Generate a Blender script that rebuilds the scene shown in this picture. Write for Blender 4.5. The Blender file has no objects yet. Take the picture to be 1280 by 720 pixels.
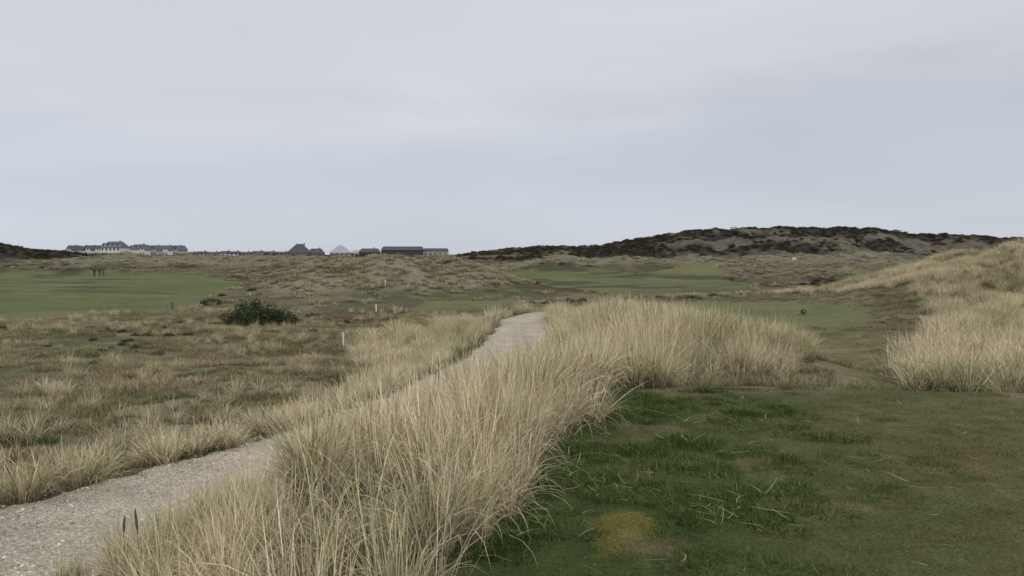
import bpy, math, random
import numpy as np
rng=np.random.default_rng(7); random.seed(7)
scene=bpy.context.scene
scene.view_settings.view_transform='Standard'
scene.view_settings.look='None'
scene.view_settings.exposure=0
EYE=1.65
# ------------------------------------------------------------ noise / helpers
def _h(ix,iy,s):
    h=(ix*374761393+iy*668265263+s*1274126177)&0xffffffff
    h=((h^(h>>13))*1274126177)&0xffffffff
    return (h^(h>>16)&0xffffffff)/4294967296.0
def vn(x,y,s=0):
    x=np.asarray(x,float);y=np.asarray(y,float)
    ix=np.floor(x).astype(np.int64);iy=np.floor(y).astype(np.int64)
    fx=x-ix;fy=y-iy
    fx=fx*fx*fx*(fx*(fx*6-15)+10);fy=fy*fy*fy*(fy*(fy*6-15)+10)
    a=_h(ix,iy,s);b=_h(ix+1,iy,s);c=_h(ix,iy+1,s);d=_h(ix+1,iy+1,s)
    return (a*(1-fx)+b*fx)*(1-fy)+(c*(1-fx)+d*fx)*fy
def fbm(x,y,s=0,o=4):
    x=np.asarray(x,float);y=np.asarray(y,float)
    t=0;a=.5;n=0
    for k in range(o):
        ca,sa=math.cos(.6*k+.3),math.sin(.6*k+.3)
        t=t+a*vn((x*ca-y*sa)*2**k,(x*sa+y*ca)*2**k,s+k*17);n+=a;a*=.5
    return t/n
def S(a,b,x):
    t=np.clip((x-a)/(b-a),0,1);return t*t*(3-2*t)
def G(x,y,cx,cy,sx,sy):
    return np.exp(-.5*(((x-cx)/sx)**2+((y-cy)/sy)**2))
def L(a,b,t): return a+(b-a)*t
def poly_sd(x,y,P):
    P=np.array(P,float);n=len(P)
    d=np.full(np.shape(x),1e9);ins=np.zeros(np.shape(x),bool)
    for i in range(n):
        a=P[i];b=P[(i+1)%n];e=b-a
        wx=x-a[0];wy=y-a[1]
        t=np.clip((wx*e[0]+wy*e[1])/(e@e),0,1)
        d=np.minimum(d,np.hypot(wx-e[0]*t,wy-e[1]*t))
        c=((a[1]>y)!=(b[1]>y))
        xi=(b[0]-a[0])*(y-a[1])/(b[1]-a[1] if b[1]!=a[1] else 1e-9)+a[0]
        ins^=(c&(x<xi))
    return np.where(ins,-d,d)
# ------------------------------------------------------------ path centre line
_ty=np.linspace(-10,60,1401)
_tc=np.interp(_ty,[-10,0,3,6.56,9.76,13,18.7,25,32,36,40,46,60],[-12,-6.9,-5.3,-3.6,-2.05,-1.1,-.12,.35,.6,1.5,3.6,6,8])
_k=np.hanning(61);_k/=_k.sum()
_tc=np.convolve(np.pad(_tc,30,mode='edge'),_k,mode='valid')
def pc(y): return np.interp(y,_ty,_tc)
def pz(y): return np.interp(y,[-10,3,6.5,10,18.7,32,37,45],[-.5,-.55,-.6,-.65,-.8,-.95,-1.05,-1.5])
FAIR_L=[(-27,42.4),(-25.6,47.7),(-24.5,56),(-27,76),(-38,112),(-62,159),(-110,174),(-190,174),(-190,60),(-60,34),(-40,36)]
FAIR_C=[(-2.2,112),(5.2,87),(12.7,78),(25,84),(34,122),(34,150),(16,172),(-6,176)]
FAIR_R=[(45,105),(80,110),(96,140),(70,160),(58,140)]
GREEN_S=[(-7.4,49),(-1,55),(.6,65),(-6.8,65)]
TEE_F=[(6.6,32.5),(15.0,32.5),(18.5,41),(17,53),(9,54)]
def mown(x,y):
    m=0
    w=(fbm(x/6,y/6,91)-.5)
    for P,s in((FAIR_L,3),(FAIR_C,4),(FAIR_R,4),(GREEN_S,1),(TEE_F,.8)):
        sd=poly_sd(x,y,P)+w*s*1.6
        m=np.maximum(m,1-S(-.3*s,.4*s,sd))
    return m
def smooth_tab(xs,zs,lo,hi,n=4000,k=41):
    t=np.linspace(lo,hi,n);z=np.interp(t,xs,zs);w=np.hanning(k);w/=w.sum()
    return t,np.convolve(np.pad(z,k//2,mode='edge'),w,mode='valid')
LT=smooth_tab([-50,0,6,9,12,17,25,40,80,150,250,320,500],[-1,-.7,-.72,-.88,-1.08,-1.4,-1.7,-2.0,-2.25,-2.4,-2.2,-1.9,-.8],-50,520,k=17)
RT=smooth_tab([-50,0,8.6,12,17,21,34,52,80,150,250,320,500],[0,0,-.05,-.6,-.9,-1.1,-1.5,-1.6,-2.2,-2.4,-1.9,-1.3,-.6],-50,520,k=9)
HX=[-60,-30,0,20,45,60,72,90,106,136,150,166,193,215,242,300,400,520]
HZ=[0,1.2,4.0,4.6,5.2,7.8,10.2,12.0,12.9,13.5,13.1,11.9,10.4,9.6,8.0,5.6,3,0]
# low sandy dunes of the middle distance: x, y, sx, sy, height
DUNES=[(-12.5,86,5.2,6,3.35),(-4.5,88,4.2,5,1.9),(-20,84,3.8,5,1.4),(36,138,9,6,2.5),(52,128,7,6,1.8),(24,182,11,6,3.0),(6,196,10,6,2.4),
       (58,172,12,6,3.1),(82,185,10,6,3.0),(44,200,9,6,3.4),(-22,190,11,6,1.8),(-48,196,10,6,2.0),(-70,205,16,8,2.3),(-98,200,12,7,2.5),(-36,150,7,5,1.6)]
def height(x,y):
    x=np.asarray(x,float);y=np.asarray(y,float)
    d=x-pc(y)
    zl=np.interp(y,*LT);zr=np.interp(y,*RT)
    z=L(zl,zr,S(-1,3,d))
    mw=mown(x,y)
    wild=1-mw
    z=z+wild*(.22*(fbm(x/3.,y/3.,3)-.5)*S(9,14,y)+.7*(fbm(x/11.,y/11.,5)-.5)*S(16,45,np.abs(y)))
    far=S(95,210,y)*wild
    rd=1-np.abs(2*fbm(x/38.,y/20.,8,5)-1)
    z=z+far*(rd-.66)*L(4.2,6.,S(-40,20,x))
    z=z+mw*S(38,80,y)*(fbm(x/25,y/25,12)-.5)*.8
    M=S(.9,2.7,d)*(1-S(8.5,11.8,y+.25*(fbm(x,y*0+3,2)-.5)))*S(-40,-25,y)
    z=L(z,.03*(fbm(x/1.5,y/1.5,4)-.5),M)
    z=z+S(.9,2.2,d)*(.92*G(x,y,2.9,20.5,1.9,5.2)+.28*G(x,y,5.0,15.0,1.3,1.6))
    z=z+.3*G(x,y,9.8,16,1.2,3)+.45*G(x,y,15,24,3,4)
    lump=.75+.5*fbm(x/4,y/4,21)
    for a,b,p,q,h in DUNES: z=z+lump*h*G(x,y,a,b,p,q)
    z=z+lump*(4.3*G(x,y,35,50,7.2,9)+.9*G(x,y,24,44,3.4,4)+.6*G(x,y,22,34,4,4))
    n=fbm(x/22,y/22,31,5)
    prof=S(285,372,y+(n-.5)*50)*(1-S(400,520,y))
    z=z+prof*np.interp(x,HX,HZ)*(.84+.3*n)
    z=z+8.4*G(x,y,-198,295,17,22)*(.8+.4*n)+2.0*G(x,y,-160,330,26,16)
    z=z+G(x*0,y,0,430,1,26)*np.interp(x,[-400,-260,-200,-120,-60,0],[2.,1.2,.8,1.4,1.2,0])*(.5+fbm(x/16,y/16,37))
    W=(1-S(1.15,2.3,np.where(d>0,d-.45*S(10,6,y),-d)))*(1-S(40,46,y))*S(-8,-5,y)
    z=L(z,pz(y)+.015*(fbm(x*2,y*2,6)-.5),W)
    return z
# zones ----------------------------------------------------------------------
def xr(y): return np.interp(y,[0,2,4.1,5.15,6.9,8.6,10,12.2,14,16,20,26,33],[-.8,-.55,-.16,.1,.38,.8,1.9,3.9,5.2,6.0,6.8,6.0,4.5])
def xl(y): return np.where(y<9,np.interp(y,[0,2.5,4,5.5,7,9],[-.6,-1.0,-1.5,-1.9,-1.95,-1.45]),pc(y)+1.0)
def z_ridge(x,y):
    w=(fbm(x*1.2,y*1.2,55)-.5)*.9*S(2,9,y)
    return S(-.05,.12,xr(y)+w-x)*S(-.05,.25,x-xl(y))*(y<33)*(y>1.6)
def xside(y): return np.interp(y,[2.6,4,5.5,7,9,10.5,12],[-1.6,-2.4,-2.6,-2.4,-1.75,-.95,-.45])
def z_side(x,y): # shorter grass on the bank between path and ridge
    return S(-.1,.25,x-xside(y)+.5*(fbm(x*2,y*2,56)-.5))*(x<xl(y)+.15)*(y<12)*(y>2.6)
def z_belt(x,y):
    d=x-pc(y);w=(fbm(x/1.5,y/1.5,57)-.5)*2.0
    ww=np.interp(y,[0,8,14,20,30,38],[1.3,1.5,2.0,3.8,6.0,6])
    return S(1.0,1.2,-d+.25*(fbm(x*2,y*2,58)-.5))*(1-S(ww-.5,ww+.6,-d+w))*(y<40)
def z_right(x,y):
    w=(fbm(x/2.2,y/2.2,59)-.5)*3.
    e=np.interp(y,[9,11.5,13,17,22,28,34,42],[7.2,6.3,5.9,8.0,11.0,14.5,18.0,20.5])
    return S(-.2,.6,x-e+w*.5)*S(10.8,12.2,y)*(1-S(58,72,y))
def z_dune(x,y):
    g=0
    for a,b,p,q,h in DUNES: g=g+G(x,y,a,b,p*1.15,q*1.25)
    return S(.30,.65,g+.35*(fbm(x/5,y/5,61)-.5))
def z_track(x,y):
    c=np.interp(y,[8,11,14,20,28,34],[4.9,5.5,6.9,9.1,11.6,12.5]);w=np.interp(y,[8,14,34],[1.6,1.0,1.8])
    return (1-S(w*.6,w*1.4,np.abs(x-c+(fbm(x,y,63)-.5))))*S(8.2,9.2,y)*(1-S(31,34,y))
def z_heather(x,y):
    n=fbm(x/17,y/13,71,5)+.45*(fbm(x/4,y/4,73)-.5)
    bias=np.interp(x,[-60,20,55,75,90,110,130,165,185,210,260,400],[.05,.15,.18,.14,.02,.02,.07,.05,.05,.14,.18,.18])
    crest=.13*S(335,362,y)*np.interp(x,[60,95,110,170,190],[0,.2,1,1,.2])
    h=S(.44,.54,n+bias+crest-.02)*S(285,310,y)*S(-80,-40,x)
    h=np.maximum(h,S(.3,.5,G(x,y,-198,295,24,30)+.3*(n-.5)))
    h=np.maximum(h,.6*S(.47,.55,n)*S(375,400,y))
    h=np.maximum(h,.7*S(.55,.64,fbm(x/9,y/7,75,5))*S(60,100,y)*(1-z_dune(x,y)))
    return h
def gcol(x,y):
    x=np.asarray(x,float);y=np.asarray(y,float)
    C=lambda r,g,b:np.array([r,g,b])
    def mix(c,k,t): return c+(k-c)*t[...,None]
    d=x-pc(y)
    n1=fbm(x/5,y/5,41);n2=fbm(x/1.3,y/1.3,43);n3=fbm(x/16,y/10,45)
    c=np.ones(x.shape+(3,))*C(.170,.149,.093)
    c=mix(c,C(.090,.103,.048),S(.42,.64,n1)*.85)
    c=mix(c,C(.23,.205,.145),S(.5,.75,n2)*.55)
    c=mix(c,C(.085,.067,.045),S(.54,.68,n3)*.6)
    farr=S(90,220,y)
    c=mix(c,C(.185,.168,.12),farr*.75)
    c=mix(c,C(.110,.117,.068),farr*S(.44,.58,n3)*.8)
    c=mix(c,C(.27,.245,.175),z_dune(x,y)*.85)
    mar=np.maximum(np.maximum(z_ridge(x,y),z_belt(x,y)),np.maximum(z_right(x,y),z_side(x,y)))
    c=mix(c,C(.15,.135,.085),mar*.9)
    mw=mown(x,y)
    stripe=.5+.5*np.sin((x*.45+y*.9)/6.5)
    g=np.ones(x.shape+(3,))*C(.118,.140,.058)
    g=mix(g,C(.142,.160,.070),stripe*.6)
    g=mix(g,C(.182,.166,.095),S(.43,.70,fbm(x/9,y/7,47,5))*.6)
    g=mix(g,C(.09,.115,.043),S(.5,.7,fbm(x/4,y/4,48,5))*.5)
    c=c+(g-c)*mw[...,None]
    zh=z_heather(x,y)
    c=mix(c,C(.050,.042,.037),zh*.93)
    hp=S(285,320,y)*S(-60,-20,x)*(1-zh)
    c=mix(c,C(.170,.152,.124),hp*.85)
    brk=S(.35,.7,G(x,y,9.0,62,6,5)+G(x,y,-11,44.5,6,2.0)+.6*(n1-.5))
    c=mix(c,C(.065,.048,.032),brk*.8*(1-mw))
    t=S(9.6,8.6,y)*S(-.35,.0,x-xr(y))
    n4=fbm(x/.35,y/.35,44)
    tee=np.ones(x.shape+(3,))*C(.082,.098,.035)
    tee=mix(tee,C(.128,.118,.052),S(.9,3.2,x-xr(y)+(n1-.5)*2)*S(.22,.60,fbm(x/1.8,y/1.1,49))*.85)
    tee=mix(tee,C(.108,.126,.046),S(.5,.7,n4)*.5)
    tee=mix(tee,C(.048,.076,.025),S(1.8,.3,x-xr(y)+(n2-.5))*.75)
    moss=S(.52,.85,G(x,y,.60,4.70,.22,.35)+G(x,y,.95,5.3,.2,.25)*.8+1.3*(n4-.5)+.5*(n2-.5))*(x-xr(y)<1.8)
    tee=mix(tee,C(.19,.155,.045),moss*.7)
    tee=mix(tee,C(.165,.132,.078),S(.62,.78,fbm(x/.5,y/.5,46))*.55)
    c=c+(tee-c)*t[...,None]
    tr=z_track(x,y)
    c=mix(c,C(.148,.139,.070),tr)
    c=mix(c,C(.22,.185,.118),tr*S(.5,.7,fbm(x/.7,y/.9,51))*.8)
    c=mix(c,C(.08,.10,.038),tr*S(.45,.65,fbm(x/1.1,y/1.1,53))*.8)
    v=(1-S(1.0,1.7,np.abs(d)))*(y<42)
    c=mix(c,C(.10,.095,.052),v*.8)
    return c
# ------------------------------------------------------------ node helpers
def newmat(name):
    m=bpy.data.materials.new(name);m.use_nodes=True;nt=m.node_tree;nt.nodes.clear()
    out=nt.nodes.new('ShaderNodeOutputMaterial');return m,nt,out
def nd(nt,t,**k):
    n=nt.nodes.new(t)
    for a,b in k.items(): setattr(n,a,b)
    return n
def simple_mat(name,col,rough=.85,var=.25,scale=3.,bump=.0):
    m,nt,out=newmat(name)
    p=nd(nt,'ShaderNodeBsdfPrincipled');p.inputs['Roughness'].default_value=rough
    p.inputs['Specular IOR Level'].default_value=.25
    tc=nd(nt,'ShaderNodeTexCoord');n=nd(nt,'ShaderNodeTexNoise');n.inputs['Scale'].default_value=scale;n.inputs['Detail'].default_value=6
    nt.links.new(tc.outputs['Object'],n.inputs['Vector'])
    r=nd(nt,'ShaderNodeMapRange');r.inputs['From Min'].default_value=.3;r.inputs['From Max'].default_value=.7
    r.inputs['To Min'].default_value=1-var;r.inputs['To Max'].default_value=1+var
    nt.links.new(n.outputs['Fac'],r.inputs['Value'])
    v=nd(nt,'ShaderNodeVectorMath',operation='SCALE');v.inputs[0].default_value=col
    nt.links.new(r.outputs['Result'],v.inputs['Scale']);nt.links.new(v.outputs[0],p.inputs['Base Color'])
    if bump:
        b=nd(nt,'ShaderNodeBump');b.inputs['Distance'].default_value=bump
        nt.links.new(n.outputs['Fac'],b.inputs['Height']);nt.links.new(b.outputs[0],p.inputs['Normal'])
    nt.links.new(p.outputs[0],out.inputs[0]);return m
def ground_mat():
    m,nt,out=newmat('ground_turf')
    p=nd(nt,'ShaderNodeBsdfPrincipled');p.inputs['Roughness'].default_value=1;p.inputs['Specular IOR Level'].default_value=.05
    at=nd(nt,'ShaderNodeAttribute',attribute_name='gcol')
    wl=nd(nt,'ShaderNodeAttribute',attribute_name='wild')
    tc=nd(nt,'ShaderNodeTexCoord')
    def noise(s,det=6,r=.6):
        n=nd(nt,'ShaderNodeTexNoise');n.inputs['Scale'].default_value=s;n.inputs['Detail'].default_value=det;n.inputs['Roughness'].default_value=r
        nt.links.new(tc.outputs['Object'],n.inputs['Vector']);return n
    def rng_(n,a,b,lo=.3,hi=.7):
        r=nd(nt,'ShaderNodeMapRange');r.inputs['From Min'].default_value=lo;r.inputs['From Max'].default_value=hi
        r.inputs['To Min'].default_value=a;r.inputs['To Max'].default_value=b;nt.links.new(n.outputs['Fac'],r.inputs['Value']);return r
    nf=noise(38,6,.8);nm=noise(3.2,8,.72);nc=noise(.45,9,.78)
    a=rng_(nf,.45,1.55);b=rng_(nm,.66,1.34);c=rng_(nc,.60,1.42)
    one=nd(nt,'ShaderNodeMix',data_type='FLOAT');one.inputs[2].default_value=1
    nt.links.new(wl.outputs['Fac'],one.inputs[0]);nt.links.new(c.outputs[0],one.inputs[3])
    m1=nd(nt,'ShaderNodeMath',operation='MULTIPLY');nt.links.new(a.outputs[0],m1.inputs[0]);nt.links.new(b.outputs[0],m1.inputs[1])
    m2=nd(nt,'ShaderNodeMath',operation='MULTIPLY');nt.links.new(m1.outputs[0],m2.inputs[0]);nt.links.new(one.outputs[0],m2.inputs[1])
    v=nd(nt,'ShaderNodeVectorMath',operation='SCALE');nt.links.new(at.outputs['Color'],v.inputs[0]);nt.links.new(m2.outputs[0],v.inputs['Scale'])
    nt.links.new(v.outputs[0],p.inputs['Base Color'])
    b1=nd(nt,'ShaderNodeBump');b1.inputs['Distance'].default_value=.02;b1.inputs['Strength'].default_value=.8;nt.links.new(nf.outputs['Fac'],b1.inputs['Height'])
    b2=nd(nt,'ShaderNodeBump');b2.inputs['Distance'].default_value=1.3;nt.links.new(nc.outputs['Fac'],b2.inputs['Height'])
    nt.links.new(wl.outputs['Fac'],b2.inputs['Strength']);nt.links.new(b1.outputs[0],b2.inputs['Normal'])
    nt.links.new(b2.outputs[0],p.inputs['Normal'])
    nt.links.new(p.outputs[0],out.inputs[0]);return m
def mesh_np(name,V,F):
    me=bpy.data.meshes.new(name);k=F.shape[1]
    me.vertices.add(len(V));me.vertices.foreach_set('co',np.asarray(V,np.float32).ravel())
    me.loops.add(F.size);me.loops.foreach_set('vertex_index',F.astype(np.int32).ravel())
    me.polygons.add(len(F));me.polygons.foreach_set('loop_start',np.arange(0,F.size,k,dtype=np.int32))
    me.polygons.foreach_set('loop_total',np.full(len(F),k,np.int32))
    me.update(calc_edges=True);me.validate();return me
def addobj(name,me,parent=None,loc=None,rotz=0):
    o=bpy.data.objects.new(name,me);scene.collection.objects.link(o)
    if parent: o.parent=parent
    if loc is not None:o.location=loc
    o.rotation_euler[2]=rotz
    return o
def build_ground():
    az=np.concatenate([np.radians(np.linspace(-44,44,640)),np.radians(np.linspace(44,316,70)[1:-1])])
    r=np.concatenate([[.05,.3,.7],np.geomspace(1.2,700,700),np.geomspace(700,6000,14)[1:]])
    A,R=np.meshgrid(az,r);X=R*np.sin(A);Y=R*np.cos(A)
    Z=height(X,Y);Z=np.where(R>600,L(Z,-1.,S(600,1000,R)),Z)
    nr,na=X.shape
    i=np.arange(nr-1)[:,None]*na;j=np.arange(na)[None,:];j2=(j+1)%na
    F=np.stack([i+j,i+na+j,i+na+j2,i+j2],-1).reshape(-1,4)
    F=F[:,::-1]
    me=mesh_np('ground',np.stack([X,Y,Z],-1).reshape(-1,3),F)
    me.polygons.foreach_set('use_smooth',np.ones(len(me.polygons),bool))
    col=np.ones((X.size,4),np.float32);col[:,:3]=gcol(X,Y).reshape(-1,3)
    a=me.color_attributes.new('gcol','FLOAT_COLOR','POINT');a.data.foreach_set('color',col.ravel())
    w=((1-mown(X,Y))*S(30,120,Y)).astype(np.float32).ravel()
    a=me.attributes.new('wild','FLOAT','POINT');a.data.foreach_set('value',w)
    me.materials.append(ground_mat());addobj('ground',me)
build_ground()
# ------------------------------------------------------------ gravel path
def gravel_mat():
    m,nt,out=newmat('gravel')
    p=nd(nt,'ShaderNodeBsdfPrincipled');p.inputs['Roughness'].default_value=.95;p.inputs['Specular IOR Level'].default_value=.1
    tc=nd(nt,'ShaderNodeTexCoord')
    vo=nd(nt,'ShaderNodeTexVoronoi');vo.inputs['Scale'].default_value=85
    n=nd(nt,'ShaderNodeTexNoise');n.inputs['Scale'].default_value=1.3;n.inputs['Detail'].default_value=10;n.inputs['Roughness'].default_value=.75
    n2=nd(nt,'ShaderNodeTexNoise');n2.inputs['Scale'].default_value=40;n2.inputs['Detail'].default_value=6;n2.inputs['Roughness'].default_value=.8
    for q in(vo,n,n2): nt.links.new(tc.outputs['Object'],q.inputs['Vector'])
    sep=nd(nt,'ShaderNodeSeparateColor');nt.links.new(vo.outputs['Color'],sep.inputs[0])
    cr=nd(nt,'ShaderNodeValToRGB');e=cr.color_ramp.elements
    e[0].position=0;e[0].color=(.18,.15,.11,1);e[1].position=1;e[1].color=(.82,.76,.66,1)
    for ps,cl in((.22,(.39,.34,.265,1)),(.8,(.52,.465,.375,1))):
        q=e.new(ps);q.color=cl
    nt.links.new(sep.outputs[0],cr.inputs[0])
    def mr(src,a,b):
        r=nd(nt,'ShaderNodeMapRange');r.inputs['From Min'].default_value=.3;r.inputs['From Max'].default_value=.7;r.inputs['To Min'].default_value=a;r.inputs['To Max'].default_value=b
        nt.links.new(src.outputs['Fac'],r.inputs['Value']);return r
    r=mr(n,.62,1.25);r2=mr(n2,.78,1.2)
    mm=nd(nt,'ShaderNodeMath',operation='MULTIPLY');nt.links.new(r.outputs[0],mm.inputs[0]);nt.links.new(r2.outputs[0],mm.inputs[1])
    v=nd(nt,'ShaderNodeVectorMath',operation='SCALE');nt.links.new(cr.outputs[0],v.inputs[0]);nt.links.new(mm.outputs[0],v.inputs['Scale'])
    nt.links.new(v.outputs[0],p.inputs['Base Color'])
    b=nd(nt,'ShaderNodeBump');b.inputs['Distance'].default_value=.02;b.inputs['Strength'].default_value=.7
    nt.links.new(n2.outputs['Fac'],b.inputs['Height']);nt.links.new(b.outputs[0],p.inputs['Normal'])
    nt.links.new(p.outputs[0],out.inputs[0]);return m
GRAV=gravel_mat()
ys=np.linspace(-4,41,1400);NY=len(ys);cx=pc(ys);tx=np.gradient(cx,ys);ln=np.hypot(tx,1);nx=1/ln;ny=-tx/ln
ks=np.linspace(-1,1,17)
wl=.98+.22*(fbm(ys*1.2,ys*0,81)-.5)+.26*(fbm(ys*5,ys*0,82)-.5)
wr=.98+.22*(fbm(ys*1.2,ys*0+9,83)-.5)+.26*(fbm(ys*5,ys*0,84)-.5)+.45*S(9.5,6,ys)
PX=cx[:,None]+nx[:,None]*np.where(ks[None]<0,ks[None]*wl[:,None],ks[None]*wr[:,None])
PY=ys[:,None]+ny[:,None]*np.where(ks[None]<0,ks[None]*wl[:,None],ks[None]*wr[:,None])
PZ=height(PX,PY)+.022*(1-np.abs(ks[None])**6*1.3)+.012+.018*(fbm(PX*3,PY*3,86)-.5)*(1-np.abs(ks[None])**4)
i=np.arange(NY-1)[:,None]*17;j=np.arange(16)[None]
F=np.stack([i+j,i+j+1,i+17+j+1,i+17+j],-1).reshape(-1,4)
me=mesh_np('gravel_path',np.stack([PX,PY,PZ],-1).reshape(-1,3),F);me.materials.append(GRAV)
me.polygons.foreach_set('use_smooth',np.ones(len(me.polygons),bool));addobj('gravel_path',me)
# ------------------------------------------------------------ blades
def blade_mat(name,trans=.25):
    m,nt,out=newmat(name)
    at=nd(nt,'ShaderNodeAttribute',attribute_name='bcol')
    ti=nd(nt,'ShaderNodeAttribute',attribute_name='tint',attribute_type='INSTANCER')
    mul=nd(nt,'ShaderNodeMix',data_type='RGBA');mul.blend_type='MIX'
    mul.inputs[6].default_value=(.73,.79,.61,1);mul.inputs[7].default_value=(1.30,1.22,1.18,1)
    nt.links.new(ti.outputs['Fac'],mul.inputs[0])
    mm=nd(nt,'ShaderNodeMix',data_type='RGBA');mm.blend_type='MULTIPLY';mm.inputs[0].default_value=1
    nt.links.new(at.outputs['Color'],mm.inputs[6]);nt.links.new(mul.outputs[2],mm.inputs[7])
    d=nd(nt,'ShaderNodeBsdfDiffuse');t=nd(nt,'ShaderNodeBsdfTranslucent');x=nd(nt,'ShaderNodeMixShader');x.inputs[0].default_value=trans
    nt.links.new(mm.outputs[2],d.inputs[0]);nt.links.new(mm.outputs[2],t.inputs[0])
    nt.links.new(d.outputs[0],x.inputs[1]);nt.links.new(t.outputs[0],x.inputs[2]);nt.links.new(x.outputs[0],out.inputs[0]);return m
BM=blade_mat('grass_blade')
def tuft(name,n,seg,R,l0,l1,w0,w1,lean0,curve,cols,wind=(0,0),rootdark=.45,mat=None,seed=0,straight=0.,flat=False):
    g=np.random.default_rng(seed)
    rr=R*np.sqrt(g.random(n));a=g.random(n)*2*np.pi
    bx=rr*np.cos(a);by=rr*np.sin(a)
    ph=a+g.normal(0,.7,n)
    le=l0+(l1-l0)*g.random(n)**.8
    wd=w0+(w1-w0)*g.random(n)
    th0=np.abs(g.normal(0,lean0,n))+.25*lean0*rr/R
    if flat: th0=g.uniform(1.38,1.55,n)
    cu=np.abs(g.normal(curve,curve*.5,n))*(g.random(n)>straight)
    dx=np.cos(ph)+wind[0];dy=np.sin(ph)+wind[1];q=np.hypot(dx,dy)+1e-6;dx/=q;dy/=q
    t=np.linspace(0,1,seg+1)
    P=np.zeros((n,seg+1,3));P[:,0,0]=bx;P[:,0,1]=by;P[:,0,2]=-.03 if not flat else 0
    bend=g.normal(0,.9 if flat else .25,n)
    for k in range(1,seg+1):
        tm=(t[k]+t[k-1])/2;th=np.minimum(th0+cu*tm**1.6,2.7 if not flat else 1.66);st=le/seg
        cb=np.cos(bend*tm);sb_=np.sin(bend*tm);ex=dx*cb-dy*sb_;ey=dx*sb_+dy*cb
        P[:,k,0]=P[:,k-1,0]+np.sin(th)*ex*st;P[:,k,1]=P[:,k-1,1]+np.sin(th)*ey*st;P[:,k,2]=P[:,k-1,2]+np.cos(th)*st
    tw=g.random(n)*np.pi
    sx=-dy*np.cos(tw)+dx*np.sin(tw)*.4;sy=dx*np.cos(tw)+dy*np.sin(tw)*.4
    q=np.hypot(sx,sy)+1e-6;sx/=q;sy/=q
    w=(wd[:,None]*np.clip(1-t[None]**2.2,.06,1))*.5*(.75+.5*np.minimum(t*4,1)[None])
    Vv=np.zeros((n,seg+1,2,3))
    for s,sg in((0,-1),(1,1)):
        Vv[:,:,s,:]=P;Vv[:,:,s,0]+=sg*w*sx[:,None];Vv[:,:,s,1]+=sg*w*sy[:,None]
    b=np.arange(n)[:,None]*(seg+1)*2;k=np.arange(seg)[None]*2
    F=np.stack([b+k,b+k+1,b+k+3,b+k+2],-1).reshape(-1,4)
    me=mesh_np(name,Vv.reshape(-1,3),F)
    cols=np.array(cols);cw=cols[:,3]/cols[:,3].sum();ci=g.choice(len(cols),n,p=cw)
    c=cols[ci,:3]*(.6+.8*g.random(n))[:,None]
    cc=np.ones((n,seg+1,2,4),np.float32)
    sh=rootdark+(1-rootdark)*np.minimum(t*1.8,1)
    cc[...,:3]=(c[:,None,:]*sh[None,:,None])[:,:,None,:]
    at=me.color_attributes.new('bcol','FLOAT_COLOR','POINT')
    at.data.foreach_set('color',cc.ravel())
    me.materials.append(mat or BM)
    return bpy.data.objects.new(name,me)
def coll(name,objs):
    c=bpy.data.collections.new(name)
    for o in objs:c.objects.link(o)
    return c
def scatter(name,c,nvar,X,Y,scl,tint,rz=None,tilt=.06,Z=None,wz=None):
    n=len(X)
    if Z is None: Z=height(X,Y)
    me=bpy.data.meshes.new(name);me.vertices.add(n)
    me.vertices.foreach_set('co',np.stack([X,Y,Z],-1).astype(np.float32).ravel())
    if rz is None: rz=rng.random(n)*2*np.pi
    rot=np.stack([rng.normal(0,tilt,n),rng.normal(0,tilt,n),rz],-1).astype(np.float32)
    a=me.attributes.new('rot','FLOAT_VECTOR','POINT');a.data.foreach_set('vector',rot.ravel())
    if wz is None: wz=np.ones(n)
    sc=np.stack([scl*(.9+.2*rng.random(n)),scl,scl*wz],-1).astype(np.float32)
    a=me.attributes.new('scl','FLOAT_VECTOR','POINT');a.data.foreach_set('vector',sc.ravel())
    a=me.attributes.new('idx','INT','POINT');a.data.foreach_set('value',rng.integers(0,nvar,n).astype(np.int32))
    a=me.attributes.new('tint','FLOAT','POINT');a.data.foreach_set('value',np.clip(tint,0,1).astype(np.float32))
    o=addobj(name,me)
    ng=bpy.data.node_groups.new(name+'_gn','GeometryNodeTree')
    ng.interface.new_socket('Geometry',in_out='INPUT',socket_type='NodeSocketGeometry')
    ng.interface.new_socket('Geometry',in_out='OUTPUT',socket_type='NodeSocketGeometry')
    gi=ng.nodes.new('NodeGroupInput');go=ng.nodes.new('NodeGroupOutput')
    ip=ng.nodes.new('GeometryNodeInstanceOnPoints');ci=ng.nodes.new('GeometryNodeCollectionInfo')
    ci.inputs['Collection'].default_value=c;ci.inputs['Separate Children'].default_value=True;ci.inputs['Reset Children'].default_value=True
    def na(nm,t):
        q=ng.nodes.new('GeometryNodeInputNamedAttribute');q.data_type=t;q.inputs['Name'].default_value=nm;return q.outputs['Attribute']
    ip.inputs['Pick Instance'].default_value=True
    K=ng.links.new
    K(gi.outputs[0],ip.inputs['Points']);K(ci.outputs[0],ip.inputs['Instance']);K(na('idx','INT'),ip.inputs['Instance Index'])
    K(na('rot','FLOAT_VECTOR'),ip.inputs['Rotation']);K(na('scl','FLOAT_VECTOR'),ip.inputs['Scale']);K(ip.outputs[0],go.inputs[0])
    md=o.modifiers.new('scatter','NODES');md.node_group=ng
    return o
def sample(n,x0,x1,y0,y1,dens,marg=2.5,k=.72):
    x=rng.uniform(x0,x1,n);y=rng.uniform(y0,y1,n)
    m=(np.abs(x)<k*np.abs(y)+marg);x=x[m];y=y[m]
    m=rng.random(len(x))<dens(x,y);return x[m],y[m]
straw=(.66,.60,.445,6);straw2=(.50,.445,.305,3);gg=(.33,.35,.215,2.1);gr=(.17,.22,.10,.7);br=(.26,.19,.12,1)
NV=8
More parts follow.
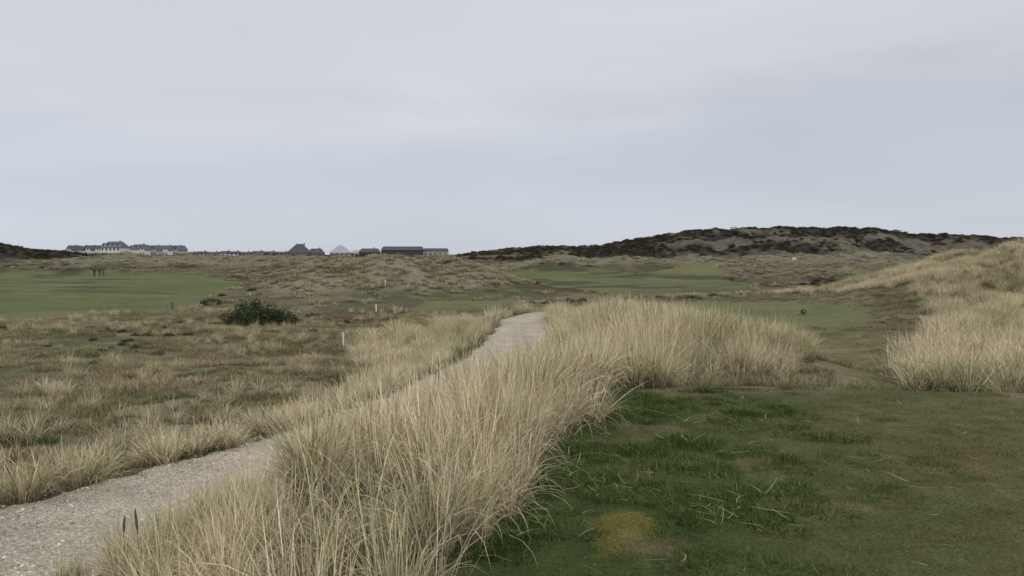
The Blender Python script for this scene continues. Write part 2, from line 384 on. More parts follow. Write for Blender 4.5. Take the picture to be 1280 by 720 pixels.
T_near=coll('src_marram_near',[tuft('marram_tuft_near',120,7,.12,.40,1.0,.0035,.0085,.24,1.6,[straw,straw2,gg,gr,br],wind=(.25,-.1),seed=10+i,straight=.18,rootdark=.34) for i in range(NV)])
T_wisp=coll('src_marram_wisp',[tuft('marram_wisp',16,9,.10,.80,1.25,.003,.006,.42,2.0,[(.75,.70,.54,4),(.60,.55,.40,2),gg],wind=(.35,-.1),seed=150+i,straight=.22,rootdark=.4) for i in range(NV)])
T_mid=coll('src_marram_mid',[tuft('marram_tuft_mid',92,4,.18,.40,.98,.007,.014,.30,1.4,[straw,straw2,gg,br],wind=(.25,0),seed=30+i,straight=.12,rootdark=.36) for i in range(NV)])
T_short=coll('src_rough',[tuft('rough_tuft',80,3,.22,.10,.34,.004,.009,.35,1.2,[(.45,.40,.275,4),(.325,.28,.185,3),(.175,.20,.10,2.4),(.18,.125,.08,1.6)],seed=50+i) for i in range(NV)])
T_far=coll('src_far',[tuft('dune_tuft',60,2,.45,.35,.85,.03,.06,.3,1.0,[(.45,.405,.30,4),(.34,.30,.215,3),(.19,.185,.115,1.2)],seed=70+i) for i in range(NV)])
T_lawn=coll('src_lawn',[tuft('lawn_patch',480,2,.20,.015,.050,.0035,.0065,.5,.8,[(.088,.108,.036,4),(.134,.142,.054,3),(.24,.205,.10,1.3),(.056,.084,.026,2)],rootdark=.55,seed=90+i) for i in range(NV)])
T_lush=coll('src_lush',[tuft('lush_patch',250,3,.17,.03,.13,.003,.0065,.6,1.3,[(.060,.105,.030,5),(.092,.142,.044,3),(.22,.21,.10,.9)],rootdark=.48,seed=110+i) for i in range(NV)])
# foreground + ridge marram
def dn(x,y): return z_ridge(x,y)*(y<14.5)*S(-.05,.35,fbm(x*1.6,y*1.6,201)-.25)
X,Y=sample(2000,-3,7.5,1.6,14.5,dn,marg=1.2)
ed=S(0,.8,X-xl(Y)+.7*S(5.5,7.5,Y))*S(-.1,.5,xr(Y)-X)
bump_=.10*S(6.5,8.5,Y)*S(13,10,Y)*(X<1.2)
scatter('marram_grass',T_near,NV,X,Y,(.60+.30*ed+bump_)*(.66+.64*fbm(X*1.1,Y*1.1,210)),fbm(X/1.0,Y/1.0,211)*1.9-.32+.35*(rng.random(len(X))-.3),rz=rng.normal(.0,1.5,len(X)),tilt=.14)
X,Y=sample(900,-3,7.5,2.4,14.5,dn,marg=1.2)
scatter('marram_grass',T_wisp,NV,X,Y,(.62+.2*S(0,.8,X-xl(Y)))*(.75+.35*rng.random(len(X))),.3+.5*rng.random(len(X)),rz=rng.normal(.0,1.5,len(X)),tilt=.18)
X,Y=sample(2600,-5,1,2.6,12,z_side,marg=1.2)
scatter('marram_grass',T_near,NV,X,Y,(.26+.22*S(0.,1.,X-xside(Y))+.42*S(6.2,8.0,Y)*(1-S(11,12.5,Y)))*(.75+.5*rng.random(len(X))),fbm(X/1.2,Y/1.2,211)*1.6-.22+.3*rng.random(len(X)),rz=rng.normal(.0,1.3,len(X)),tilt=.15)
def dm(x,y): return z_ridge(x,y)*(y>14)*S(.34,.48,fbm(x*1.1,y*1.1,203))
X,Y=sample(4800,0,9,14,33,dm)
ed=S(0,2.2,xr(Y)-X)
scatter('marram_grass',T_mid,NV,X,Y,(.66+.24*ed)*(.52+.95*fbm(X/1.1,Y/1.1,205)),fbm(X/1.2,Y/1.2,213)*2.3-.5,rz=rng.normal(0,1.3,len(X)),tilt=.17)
# belt left of the path
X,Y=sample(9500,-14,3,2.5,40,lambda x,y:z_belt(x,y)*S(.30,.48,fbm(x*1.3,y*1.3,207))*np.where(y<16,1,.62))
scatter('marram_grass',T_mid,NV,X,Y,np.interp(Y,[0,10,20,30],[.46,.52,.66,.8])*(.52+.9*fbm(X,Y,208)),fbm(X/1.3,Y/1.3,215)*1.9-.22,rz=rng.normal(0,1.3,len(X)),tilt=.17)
# right-hand clumps and dune
X,Y=sample(30000,5,54,11,72,lambda x,y:z_right(x,y)*S(.37,.51,fbm(x/1.4,y/1.4,209)))
scatter('marram_grass',T_mid,NV,X,Y,np.interp(Y,[11,30,50],[.92,.86,.66])*(.55+.8*fbm(X/1.3,Y/1.3,210)),fbm(X/1.7,Y/1.7,217)*2.3-.45,rz=rng.normal(0,1.3,len(X)),tilt=.17)
# rough field left
def df(x,y):
    d=x-pc(y);return (1-mown(x,y))*(d<-1.6)*S(.36,.54,fbm(x/1.8,y/1.8,219))*np.interp(y,[5,20,48],[1,.85,.6])
X,Y=sample(30000,-42,3,5,50,df)
scatter('rough_grass',T_short,NV,X,Y,.42+.85*fbm(X/1.5,Y/1.5,221),fbm(X/3,Y/3,223)*2.4-.62)
X,Y=sample(2800,-42,0,9,52,lambda x,y:(1-mown(x,y))*((x-pc(y))<-2.5)*S(.50,.58,fbm(x/2.4,y/2.4,225)))
scatter('marram_grass',T_mid,NV,X,Y,.33+.3*rng.random(len(X)),.2+.6*rng.random(len(X)))
def dr(x,y): 
    d=x-pc(y);return (1-mown(x,y))*(d>1)*(1-z_track(x,y)*.93)*(1-z_ridge(x,y))*(1-.6*z_right(x,y))*S(.34,.55,fbm(x/1.6,y/1.6,227))
X,Y=sample(20000,-2,40,9.4,62,dr)
scatter('rough_grass',T_short,NV,X,Y,.45+.5*fbm(X/2,Y/2,229),fbm(X/4,Y/4,231)*1.5-.3)
def dd(x,y): return (1-mown(x,y))*np.clip(.12*S(.42,.6,fbm(x/5,y/5,233))+z_dune(x,y)*.95*S(.26,.40,fbm(x/2.5,y/2.5,234)),0,1)
X,Y=sample(54000,-100,100,48,165,dd,marg=4,k=.68)
scatter('dune_grass',T_far,NV,X,Y,.42+.5*rng.random(len(X)),fbm(X/4,Y/4,235)*2.3-.4,wz=np.full(len(X),.8))
X,Y=sample(26000,-270,290,165,420,lambda x,y:(1-mown(x,y))*(1-z_heather(x,y))*np.clip(S(.42,.58,fbm(x/9,y/9,237))+z_dune(x,y),0,1),marg=8,k=.68)
scatter('dune_grass',T_far,NV,X,Y,1.0+.8*rng.random(len(X)),fbm(X/12,Y/12,239)*1.6-.5+.5*z_dune(X,Y),wz=np.full(len(X),.5))
# tee lawn
def dl(x,y): return ((x>xr(y)-.1)&(y<9.3))*np.interp(y,[3,9],[1,.8])
X,Y=sample(3000,-.6,9,2.6,9.3,dl,marg=1)
scatter('lawn_grass',T_lawn,NV,X,Y,.8+.4*rng.random(len(X)),fbm(X/.8,Y/.8,241)*2.2-.6+S(1,4,X-xr(Y))*.2,tilt=.02)
def du(x,y): return ((x>xr(y)-.25)&(y<9.6))*S(2.3,.3,x-xr(y)+(fbm(x*1.5,y*1.5,243)-.5)*2.6)*S(.33,.5,fbm(x*2,y*2,245))
X,Y=sample(2400,-.8,6,2.6,9.6,du,marg=1)
scatter('lawn_grass',T_lush,NV,X,Y,.45+.7*rng.random(len(X))*fbm(X*2,Y*2,246)*2,fbm(X,Y,247)*1.4-.2,tilt=.05)
X,Y=sample(5000,-9,2,3,30,lambda x,y:((np.abs(np.abs(x-pc(y))-1.12)<.16)*.55+((x-pc(y))<-3)*S(.56,.66,fbm(x,y,249))*.6))
scatter('lawn_grass',T_lush,NV,X,Y,.7+.7*rng.random(len(X)),.3+.3*rng.random(len(X)))
# blown strands lying on the turf
T_str=coll('src_strand',[tuft('strand',2,7,.05,.07,.26,.003,.005,1.42,.08,[(.32,.37,.19,2),(.48,.44,.29,2),(.19,.26,.12,1)],rootdark=.9,seed=130+i,flat=True) for i in range(8)])
X,Y=sample(1100,-.2,6,3.2,9,lambda x,y:(x>xr(y))*np.clip(S(3.0,.3,x-xr(y))*S(.42,.6,fbm(x*1.3,y*1.3,251))*.6+.07,0,1),marg=.5)
scatter('fallen_grass_blades',T_str,8,X,Y,.6+.8*rng.random(len(X)),.4+.6*rng.random(len(X)),Z=height(X,Y)+.055,rz=rng.normal(.5,1.1,len(X)))
# loose stones on the path
def stone(name,seed):
    import bmesh
    bm=bmesh.new();bmesh.ops.create_icosphere(bm,subdivisions=1,radius=1)
    g=random.Random(seed)
    for v in bm.verts:
        v.co*=g.uniform(.75,1.15);v.co.z*=.6;v.co.x*=1.25
    me=bpy.data.meshes.new(name);bm.to_mesh(me);bm.free()
    me.materials.append(SM[seed%3]);return bpy.data.objects.new(name,me)
SM=[simple_mat('stone_pale',(.55,.49,.40)),simple_mat('stone_grey',(.22,.185,.14)),simple_mat('stone_white',(.70,.65,.57))]
T_st=coll('src_stone',[stone('stone',i) for i in range(6)])
X,Y=sample(26000,-7,1.5,3,16,lambda x,y:(x-pc(y)>-1.2)*(x-pc(y)<1.2+.5*S(9.5,6,y))*np.interp(y,[3,16],[1,.5]),marg=1)
scatter('path_gravel',T_st,6,X,Y,.004+.011*rng.random(len(X))**2.5,rng.random(len(X)),Z=height(X,Y)+.034-.02*S(.95,1.1,np.abs(X-pc(Y))),tilt=.3)
def stalks():
    V=[];F=[]
    g=random.Random(3)
    for (x,y,h) in((-1.88,4.0,.40),(-2.02,4.1,.33),(-.75,8.2,.85)):
        z0=float(height(x,y));prev=None;lx=g.uniform(-.05,.08)
        for k in range(13):
            t=k/12;r=.002+(.0055*math.sin(min(1,(t-.66)/.34)*math.pi) if t>.66 else 0)
            ring=[]
            for a in range(5):
                an=a*2*math.pi/5;V.append((x+lx*t*t+r*math.cos(an),y+r*math.sin(an),z0-.03+h*t));ring.append(len(V)-1)
            if prev:
                for a in range(5):F.append((prev[a],prev[(a+1)%5],ring[(a+1)%5],ring[a]))
            prev=ring
    me=bpy.data.meshes.new('dry_stalks');me.from_pydata(V,[],F);me.materials.append(simple_mat('dry_stalk',(.09,.065,.04)));addobj('dry_stalks',me)
stalks()
# ------------------------------------------------------------ heather clumps & bush
def leafball(name,n,rx,rz,s0,s1,cols,seed,mat=None):
    g=np.random.default_rng(seed)
    u=g.normal(size=(n,3));u/=np.linalg.norm(u,axis=1)[:,None];u[:,2]=np.abs(u[:,2])
    lob=.62+.7*fbm(u[:,0]*2.2+5,u[:,1]*2.2+u[:,2]*1.7+5,seed)
    r=(g.random(n)**.4)*lob
    c=u*r[:,None]*np.array([rx,rx,rz])
    a=g.normal(size=(n,3));a/=np.linalg.norm(a,axis=1)[:,None];b=np.cross(a,u+.3*g.normal(size=(n,3)));b/=np.linalg.norm(b,axis=1)[:,None]+1e-6
    s=(s0+(s1-s0)*g.random(n))[:,None]
    V=np.stack([c-a*s,c-b*s*.45,c+a*s,c+b*s*.45],1)
    F=np.arange(n*4).reshape(n,4)
    me=mesh_np(name,V.reshape(-1,3),F)
    cols=np.array(cols);ci=g.choice(len(cols),n,p=cols[:,3]/cols[:,3].sum())
    cc=np.ones((n,4,4),np.float32);cc[...,:3]=(cols[ci,:3]*(.6+.8*g.random(n))[:,None])[:,None,:]
    at=me.color_attributes.new('bcol','FLOAT_COLOR','POINT');at.data.foreach_set('color',cc.ravel())
    me.materials.append(mat or BM);return bpy.data.objects.new(name,me)
T_he=coll('src_heather',[leafball('heather_clump',260,1.,.5,.07,.16,[(.054,.045,.038,4),(.074,.057,.046,3),(.05,.056,.034,2)],300+i) for i in range(5)])
X,Y=sample(24000,-260,290,285,430,lambda x,y:z_heather(x,y)*.75,marg=8,k=.68)
scatter('heather',T_he,5,X,Y,.7+.8*rng.random(len(X)),.5*rng.random(len(X))+.3)
X,Y=sample(6000,-130,130,60,285,lambda x,y:z_heather(x,y)*.7*(1-mown(x,y)),marg=5,k=.68)
scatter('heather',T_he,5,X,Y,.3+.6*rng.random(len(X)),.5*rng.random(len(X))+.3)
X,Y=sample(700,-24,16,40,68,lambda x,y:S(.35,.7,G(x,y,9.0,62,6,5)+G(x,y,-11,44.5,6,2.0))*(1-mown(x,y)))
scatter('heather',T_he,5,X,Y,.2+.3*rng.random(len(X)),.8+.2*rng.random(len(X)))
X,Y=sample(500,-38,-3,11,46,lambda x,y:((x-pc(y))<-4)*(1-mown(x,y))*S(.45,.6,fbm(x/5,y/5,255)))
scatter('heather',T_he,5,X,Y,.10+.20*rng.random(len(X)),.8+.2*rng.random(len(X)))
def plainmat(name):
    m,nt,out=newmat(name)
    at=nd(nt,'ShaderNodeAttribute',attribute_name='bcol');p=nd(nt,'ShaderNodeBsdfPrincipled');p.inputs['Roughness'].default_value=.8;p.inputs['Specular IOR Level'].default_value=.2
    nt.links.new(at.outputs['Color'],p.inputs['Base Color']);nt.links.new(p.outputs[0],out.inputs[0]);return m
LEAF=plainmat('gorse_leaf')
gc=[(.024,.038,.016,5),(.040,.062,.024,3),(.055,.055,.028,1)]
def bush(x,y,rx,rz,n,seed):
    e=bpy.data.objects.new('gorse_bush',None);scene.collection.objects.link(e);e.location=(x,y,float(height(x,y))-.05)
    o=leafball('foliage',n,rx,rz,.03,.085,gc,seed,mat=LEAF);scene.collection.objects.link(o);o.parent=e
    V=[];F=[];g=random.Random(seed)
    for k in range(26):
        a=g.uniform(0,6.28);q0=g.uniform(.3,1);p=np.array([0.,0,0]);dr_=np.array([math.cos(a)*q0*rx,math.sin(a)*q0*rx,rz*g.uniform(.8,1.25)])/5;pr=None
        for s in range(6):
            r=.022*(1-s/6.5);ring=[]
            for q in range(4):
                V.append((p[0]+r*math.cos(q*1.57),p[1]+r*math.sin(q*1.57),p[2]));ring.append(len(V)-1)
            if pr:
                for q in range(4):F.append((pr[q],pr[(q+1)%4],ring[(q+1)%4],ring[q]))
            pr=ring;p=p+dr_
            dr_=dr_+np.array([g.uniform(-.05,.05),g.uniform(-.05,.05),g.uniform(-.02,.03)])
    me=bpy.data.meshes.new('branches');me.from_pydata(V,[],F);me.materials.append(simple_mat('bark',(.08,.06,.045)));addobj('branches',me,e)
bush(-12.7,39.5,1.5,1.25,6000,5);bush(-11.5,39.9,1.1,.9,3000,6);bush(-13.7,40.3,.8,.7,1600,9)
bush(-22.5,60,1.0,.5,1600,7);bush(-1.8,46,.6,.4,900,8)
# ------------------------------------------------------------ built objects
import bmesh
def box(name,cx,cy,cz,sx,sy,sz,mat,parent,bev=0):
    bm=bmesh.new();bmesh.ops.create_cube(bm,size=1)
    for v in bm.verts: v.co.x=v.co.x*sx+cx;v.co.y=v.co.y*sy+cy;v.co.z=v.co.z*sz+cz
    if bev: bmesh.ops.bevel(bm,geom=bm.edges[:],offset=bev,segments=2,affect='EDGES')
    me=bpy.data.meshes.new(name);bm.to_mesh(me);bm.free();me.materials.append(mat);return addobj(name,me,parent)
def pyd(name,V,F,mat,parent):
    me=bpy.data.meshes.new(name);me.from_pydata(V,[],F);me.materials.append(mat);return addobj(name,me,parent)
WHITE=simple_mat('render_white',(.60,.61,.62),var=.06);BRICK=simple_mat('brick_wall',(.20,.15,.13),var=.15);GREYW=simple_mat('grey_wall',(.33,.34,.36))
THATCH=simple_mat('thatch_roof',(.080,.083,.092),scale=1.,bump=.1);SLATE=simple_mat('slate_roof',(.11,.12,.14));LROOF=simple_mat('pale_roof',(.33,.36,.41),var=.08)
GLASS=simple_mat('window_glass',(.05,.06,.07),rough=.15);DARKW=simple_mat('dark_timber',(.055,.055,.06))
def house(name,x,y,w,dp,hw,hr,rot,wall,roof,hip=.0,axis='x',dorm=0,base=0,chim=True):
    z=base
    e=bpy.data.objects.new(name,None);scene.collection.objects.link(e);e.location=(x,y,z);e.rotation_euler[2]=rot
    box('walls',0,0,hw/2-1,w,dp,hw+2,wall,e)
    V=None
    if axis=='x':
        o=.4;h=hip*w/2
        V=[(-w/2-o,-dp/2-o,hw-.15),(w/2+o,-dp/2-o,hw-.15),(w/2+o,dp/2+o,hw-.15),(-w/2-o,dp/2+o,hw-.15),(-w/2-o+h,0,hw+hr),(w/2+o-h,0,hw+hr)]
        pyd('roof',V,[(0,1,5,4),(2,3,4,5),(0,4,3),(1,2,5),(0,3,2,1)],roof,e)
    else:
        pyd('gable',[(-w/2,-dp/2,hw),(w/2,-dp/2,hw),(0,-dp/2,hw+hr*.93),(-w/2,dp/2,hw),(w/2,dp/2,hw),(0,dp/2,hw+hr*.93)],[(0,1,2),(3,5,4),(0,2,5,3),(1,4,5,2)],wall,e)
        o=.35;t=.3
        V=[(-w/2-o,-dp/2-o,hw-.2),(0,-dp/2-o,hw+hr),(w/2+o,-dp/2-o,hw-.2),(w/2+o,dp/2+o,hw-.2),(0,dp/2+o,hw+hr),(-w/2-o,dp/2+o,hw-.2)]
        V+= [(a,b,c+t) for a,b,c in V]
        pyd('roof',V,[(0,1,4,5),(1,2,3,4),(6,11,10,7),(7,10,9,8),(0,6,7,1),(1,7,8,2),(3,9,10,4),(4,10,11,5),(0,5,11,6),(2,8,9,3)],roof,e)
        box('gable_window',0,-dp/2-.03,hw+hr*.35,1.3,.08,1.3,GLASS,e)
    nw=max(2,int(w/2.6))
    for k in range(nw):
        xx=-w/2+(k+.5)*w/nw
        for fl in range(max(1,int(hw/2.6))):
            if k==nw//2 and fl==0: box('door',xx,-dp/2-.03,1.05,1.0,.08,2.1,DARKW,e)
            else: box('window',xx,-dp/2-.03,1.55+fl*2.7,1.15,.08,1.25,GLASS,e)
    for k in range(dorm):
        xx=-w/2+(k+.5)*w/dorm
        box('dormer',xx,-dp*.32,hw+hr*.30,1.8,dp*.25,1.5,wall,e);box('dormer_window',xx,-dp*.32-dp*.125-.04,hw+hr*.32,1.2,.06,1.0,GLASS,e)
        pyd('dormer_roof',[(xx-1.1,-dp*.47,hw+hr*.3+.75),(xx+1.1,-dp*.47,hw+hr*.3+.75),(xx,-dp*.47,hw+hr*.3+1.6),(xx-1.1,-dp*.1,hw+hr*.3+.75),(xx+1.1,-dp*.1,hw+hr*.3+.75),(xx,-dp*.1,hw+hr*.3+1.6)],[(0,1,2),(0,2,5,3),(1,4,5,2),(3,5,4)],roof,e)
    if chim: box('chimney',w*.2 if axis=='x' else 0,dp*.1,hw+hr*.95,.8,.8,1.5,BRICK,e)
    return e
U=lambda u,Y=500:(u-640)/1005*Y
for u,w in((83,5.6),(95,5.4),(107,5.8),(119,5.4)): house('white_house',U(u),500+(u%3)*5,w,8,3.6,2.8,-.45,WHITE,THATCH,axis='y' if u!=95 else 'x',hip=.1,base=.6)
house('hotel_building',U(140),505,13,11,5.4,3.8,-.1,WHITE,SLATE,hip=.35,dorm=4,base=.5)
house('hotel_building',U(157),520,10,10,4.4,3.2,-.1,WHITE,SLATE,hip=.3,dorm=3,base=.5)
for k,u in enumerate((173,185,197,208)): house('terrace_house',U(u),512+k*3,4.8,8,3.8,2.7,-.35,GREYW if k%2 else WHITE,SLATE,axis='y',base=.6)
for u,w in((222,7),(236,9),(250,8),(264,10),(279,8),(294,9),(308,8),(323,9),(338,8),(353,9)): house('distant_house',U(u,560),560+u%7,w,8,1.7,1.5,.2-(u%5)*.1,WHITE if u%3==0 else GREYW,THATCH,hip=.2,base=.1+(u%4)*.22)
house('distant_house',U(56,560),560,8,8,2.2,2.2,.2,WHITE,THATCH,hip=.2,base=.2)
house('thatched_house',U(380),490,13,12,2.8,5.4,.1,BRICK,THATCH,hip=.8,base=-.2)
house('thatched_house',U(398),495,9,9,2.4,3.0,.1,BRICK,THATCH,hip=.4,base=-.2)
house('pavilion_house',U(426),500,12,12,2.6,4.6,.1,GREYW,LROOF,hip=.85,base=0,chim=False)
house('pavilion_house',U(441),515,8,8,2.6,1.8,.1,WHITE,LROOF,hip=.5,base=0,chim=False)
house('farm_building',U(466),490,12,9,2.8,2.2,.05,DARKW,THATCH,hip=.25,base=.2)
house('farm_building',U(505),495,25,11,3.9,2.2,.03,DARKW,THATCH,hip=.08,base=.4,chim=False)
house('farm_building',U(545),500,15,9,3.4,1.6,.03,GREYW,THATCH,hip=.1,base=.4,chim=False)
# posts
PW=simple_mat('post_white',(.66,.66,.64),var=.1,scale=20);PD=simple_mat('post_dark',(.06,.055,.05),scale=20)
def post(name,x,y,h,r,mat):
    e=bpy.data.objects.new(name,None);scene.collection.objects.link(e);e.location=(x,y,float(height(x,y)));e.rotation_euler[1]=random.uniform(-.05,.05)
    V=[];F=[];prof=[(-.1,r),(h-.05,r),(h-.01,r*.8),(h,.0001)]
    for z,q in prof:
        for a in range(10):V.append((q*math.cos(a*.6283),q*math.sin(a*.6283),z))
    for k in range(3):
        for a in range(10):F.append((k*10+a,k*10+(a+1)%10,k*10+10+(a+1)%10,k*10+10+a))
    pyd('stake',V,F,mat,e)
    box('foot_plate',0,0,.02,r*3,r*3,.03,PD,e)
post('marker_post',-6.1,29,.55,.03,PW);post('marker_post',-8.8,52,.5,.045,PW);post('marker_post',-12,76,.7,.045,PW);post('marker_post',-22,52,.5,.04,PD)
def tee_marker(x,y):
    e=bpy.data.objects.new('tee_marker',None);scene.collection.objects.link(e);e.location=(x,y,float(height(x,y)))
    box('body',0,0,.16,.24,.18,.2,PD,e,.03);box('spike',0,0,.03,.04,.04,.12,PD,e);box('label',0,-.093,.18,.05,.008,.04,PW,e)
tee_marker(14.9,41);tee_marker(10.4,44)
def flag(x,y):
    e=bpy.data.objects.new('golf_flag',None);scene.collection.objects.link(e);e.location=(x,y,float(height(x,y)))
    V=[];F=[]
    for k in range(7):
        for z in(1.65,2.1): V.append((k*.1,.04*math.sin(k*1.1),z-.02*k+(0.02*k if z<2 else 0)))
    for k in range(6):F.append((k*2,k*2+2,k*2+3,k*2+1))
    pyd('flag',V,F,PW,e);box('pin',0,0,1.05,.04,.04,2.1,PW,e);box('cup_rim',0,0,.01,.12,.12,.02,PW,e)
flag(48.5,139)
# ------------------------------------------------------------ golfers
def person(x,y,face,stride,jacket,trous):
    me=bpy.data.meshes.new('body')
    J={'pel':(0,0,.95),'sp':(0,.01,1.15),'ch':(0,.0,1.35),'nk':(0,0,1.5),'hd':(0,-.02,1.60),'ht':(0,-.02,1.76),
       'lh':(.1,0,.90),'lk':(.11,-.10*stride,.50),'la':(.11,-.12*stride+.05*stride,.08),'lt':(.11,-.2*stride-.08,.03),
       'rh':(-.1,0,.90),'rk':(-.11,.08*stride,.50),'ra':(-.11,.26*stride,.10),'rt':(-.11,.2*stride-.06,.03),
       'ls':(.19,0,1.42),'le':(.25,.05,1.14),'lw':(.24,-.10,.92),'lf':(.23,-.15,.84),
       'rs':(-.19,0,1.42),'re':(-.26,.02,1.14),'rw':(-.28,-.08,.92),'rf':(-.28,-.12,.83)}
    R={'pel':.16,'sp':.15,'ch':.17,'nk':.06,'hd':.10,'ht':.07,'lh':.10,'lk':.07,'la':.045,'lt':.04,'rh':.10,'rk':.07,'ra':.045,'rt':.04,
       'ls':.07,'le':.05,'lw':.035,'lf':.04,'rs':.07,'re':.05,'rw':.035,'rf':.04}
    E=[('pel','sp'),('sp','ch'),('ch','nk'),('nk','hd'),('hd','ht'),('pel','lh'),('lh','lk'),('lk','la'),('la','lt'),('pel','rh'),('rh','rk'),('rk','ra'),('ra','rt'),
       ('ch','ls'),('ls','le'),('le','lw'),('lw','lf'),('ch','rs'),('rs','re'),('re','rw'),('rw','rf')]
    N=list(J);me.from_pydata([J[k] for k in N],[(N.index(a),N.index(b)) for a,b in E],[])
    o=bpy.data.objects.new('tmp',me);scene.collection.objects.link(o)
    o.modifiers.new('s','SKIN');sv=me.skin_vertices[0].data
    for k,n in enumerate(N): sv[k].radius=(R[n],R[n]*(.75 if n in('pel','sp','ch') else 1))
    sv[0].use_root=True
    s=o.modifiers.new('ss','SUBSURF');s.levels=2;s.render_levels=2
    dg=bpy.context.evaluated_depsgraph_get();m2=bpy.data.meshes.new_from_object(o.evaluated_get(dg))
    bpy.data.objects.remove(o)
    m2.materials.clear()
    for q in(jacket,trous,SKIN,PD,CAP): m2.materials.append(q)
    for p in m2.polygons:
        c=p.center;p.use_smooth=True
        p.material_index=3 if c.z<.09 else 1 if c.z<.93 and abs(c.x)<.2 else 2 if c.z<.90 else 0 if c.z<1.52 else 4 if c.z>1.68 else 2
    e=bpy.data.objects.new('golfer',None);scene.collection.objects.link(e);e.location=(x,y,float(height(x,y))-.01);e.rotation_euler[2]=face
    b=addobj('body',m2,e)
    box('cap_peak',0,-.13,1.70,.13,.12,.02,CAP,e)
    return e
SKIN=simple_mat('skin',(.45,.28,.2));CAP=simple_mat('cap',(.12,.12,.12));JK=simple_mat('jacket_navy',(.03,.035,.05));JK2=simple_mat('jacket_black',(.025,.025,.025));TR=simple_mat('trousers',(.03,.03,.032))
person(-77.4,149,1.3,1.,JK,TR);person(-76.7,149.5,-.6,.5,JK2,TR)
def trolley(x,y):
    e=bpy.data.objects.new('golf_trolley',None);scene.collection.objects.link(e);e.location=(x,y,float(height(x,y)));e.rotation_euler[2]=.6
    for sx in(-.3,.3):
        bm=bmesh.new();bmesh.ops.create_cone(bm,segments=18,cap_ends=True,radius1=.15,radius2=.15,depth=.05)
        for v in bm.verts: v.co=(v.co.z+sx,v.co.x,v.co.y+.15)
        m=bpy.data.meshes.new('wheel');bm.to_mesh(m);bm.free();m.materials.append(PD);addobj('wheel',m,e)
    box('axle',0,0,.15,.58,.03,.03,PD,e)
    bm=bmesh.new();bmesh.ops.create_cone(bm,segments=14,cap_ends=True,radius1=.12,radius2=.15,depth=.85)
    for v in bm.verts: v.co=(v.co.x,v.co.y+v.co.z*.45,v.co.z+.65)
    m=bpy.data.meshes.new('bag');bm.to_mesh(m);bm.free();m.materials.append(PD);addobj('bag',m,e)
    for k in range(5): box('club',-.08+.04*k,.25+.02*(k%2),1.15,.015,.015,.3,PD,e);box('club_head',-.08+.04*k,.25,1.31,.04,.08,.04,PD,e)
    box('handle',0,.55,.95,.03,.5,.03,PD,e)
trolley(-76.0,149.5)
# ------------------------------------------------------------ world
w=bpy.data.worlds.new('World');scene.world=w;w.use_nodes=True;nt=w.node_tree;nt.nodes.clear()
out=nd(nt,'ShaderNodeOutputWorld')
sk=nd(nt,'ShaderNodeTexSky');sk.sky_type='NISHITA';sk.sun_disc=False;sk.sun_elevation=math.radians(42);sk.sun_rotation=math.radians(155)
b1=nd(nt,'ShaderNodeBackground');b1.inputs[1].default_value=.08;nt.links.new(sk.outputs[0],b1.inputs[0])
tc=nd(nt,'ShaderNodeTexCoord');sp=nd(nt,'ShaderNodeSeparateXYZ');nt.links.new(tc.outputs['Generated'],sp.inputs[0])
mp=nd(nt,'ShaderNodeMapping');mp.inputs['Scale'].default_value=(1.3,1.3,5.5);mp.inputs['Location'].default_value=(.35,.2,.3);mp.inputs['Rotation'].default_value=(0,.14,0);nt.links.new(tc.outputs['Generated'],mp.inputs[0])
n1=nd(nt,'ShaderNodeTexNoise');n1.inputs['Scale'].default_value=1.5;n1.inputs['Detail'].default_value=5;n1.inputs['Roughness'].default_value=.45;n1.inputs['Distortion'].default_value=.3;nt.links.new(mp.outputs[0],n1.inputs['Vector'])
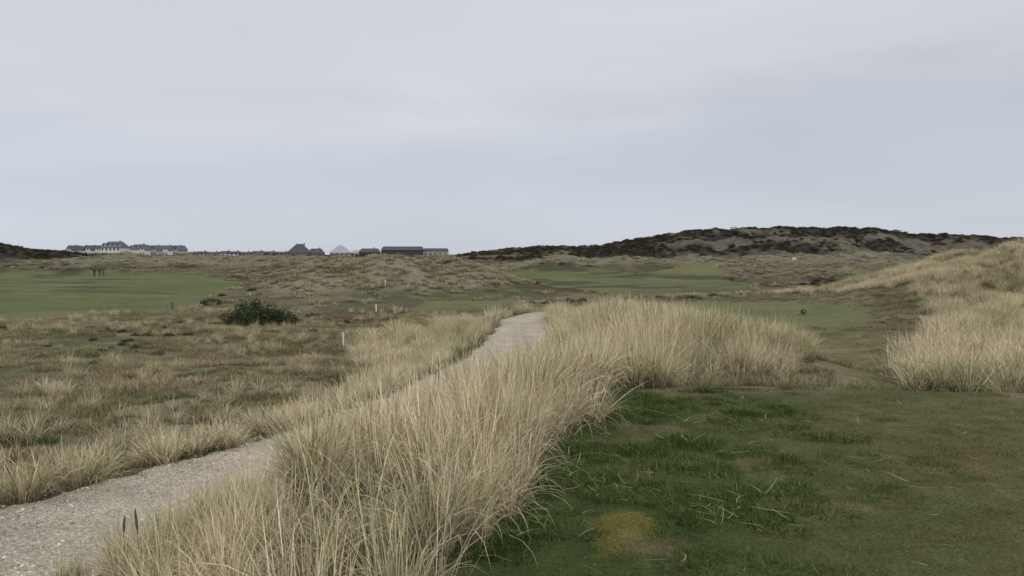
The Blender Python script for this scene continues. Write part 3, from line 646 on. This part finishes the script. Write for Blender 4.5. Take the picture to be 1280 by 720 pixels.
ad=nd(nt,'ShaderNodeMath',operation='MULTIPLY_ADD');nt.links.new(n1.outputs['Fac'],ad.inputs[0]);ad.inputs[1].default_value=.24;nt.links.new(sp.outputs[2],ad.inputs[2])
sb=nd(nt,'ShaderNodeMath',operation='SUBTRACT');nt.links.new(ad.outputs[0],sb.inputs[0]);sb.inputs[1].default_value=.12
cr=nd(nt,'ShaderNodeValToRGB');e=cr.color_ramp.elements
e[0].position=0;e[0].color=(.60,.65,.715,1);e[1].position=1;e[1].color=(.78,.78,.81,1)
for p_,c_ in((.05,(.59,.64,.71,1)),(.11,(.57,.625,.70,1)),(.165,(.615,.64,.70,1)),(.21,(.675,.682,.73,1)),(.30,(.655,.665,.712,1))):
    q=e.new(p_);q.color=c_
nt.links.new(sb.outputs[0],cr.inputs[0])
r=nd(nt,'ShaderNodeMapRange');r.inputs['From Min'].default_value=.3;r.inputs['From Max'].default_value=.7;r.inputs['To Min'].default_value=.93;r.inputs['To Max'].default_value=1.08
nt.links.new(n1.outputs['Fac'],r.inputs['Value'])
vs=nd(nt,'ShaderNodeVectorMath',operation='SCALE');nt.links.new(cr.outputs[0],vs.inputs[0]);nt.links.new(r.outputs[0],vs.inputs['Scale'])
b2=nd(nt,'ShaderNodeBackground');b2.inputs[1].default_value=1.0;nt.links.new(vs.outputs[0],b2.inputs[0])
mx=nd(nt,'ShaderNodeMixShader');mx.inputs[0].default_value=.92;nt.links.new(b1.outputs[0],mx.inputs[1]);nt.links.new(b2.outputs[0],mx.inputs[2]);nt.links.new(mx.outputs[0],out.inputs[0])
sd=bpy.data.lights.new('sun','SUN');sd.energy=1.35;sd.angle=math.radians(14);sd.color=(1,.96,.90)
so=bpy.data.objects.new('sun',sd);scene.collection.objects.link(so);so.rotation_euler=(math.radians(48),0,math.radians(25))
# ------------------------------------------------------------ camera
cd=bpy.data.cameras.new('camera');cam=bpy.data.objects.new('camera',cd);scene.collection.objects.link(cam)
cd.sensor_width=36;cd.lens=36*1005/1280;cd.clip_end=9000;cd.clip_start=.05
cam.location=(0,0,EYE);cam.rotation_euler=(math.radians(90-2.4),0,0);scene.camera=cam
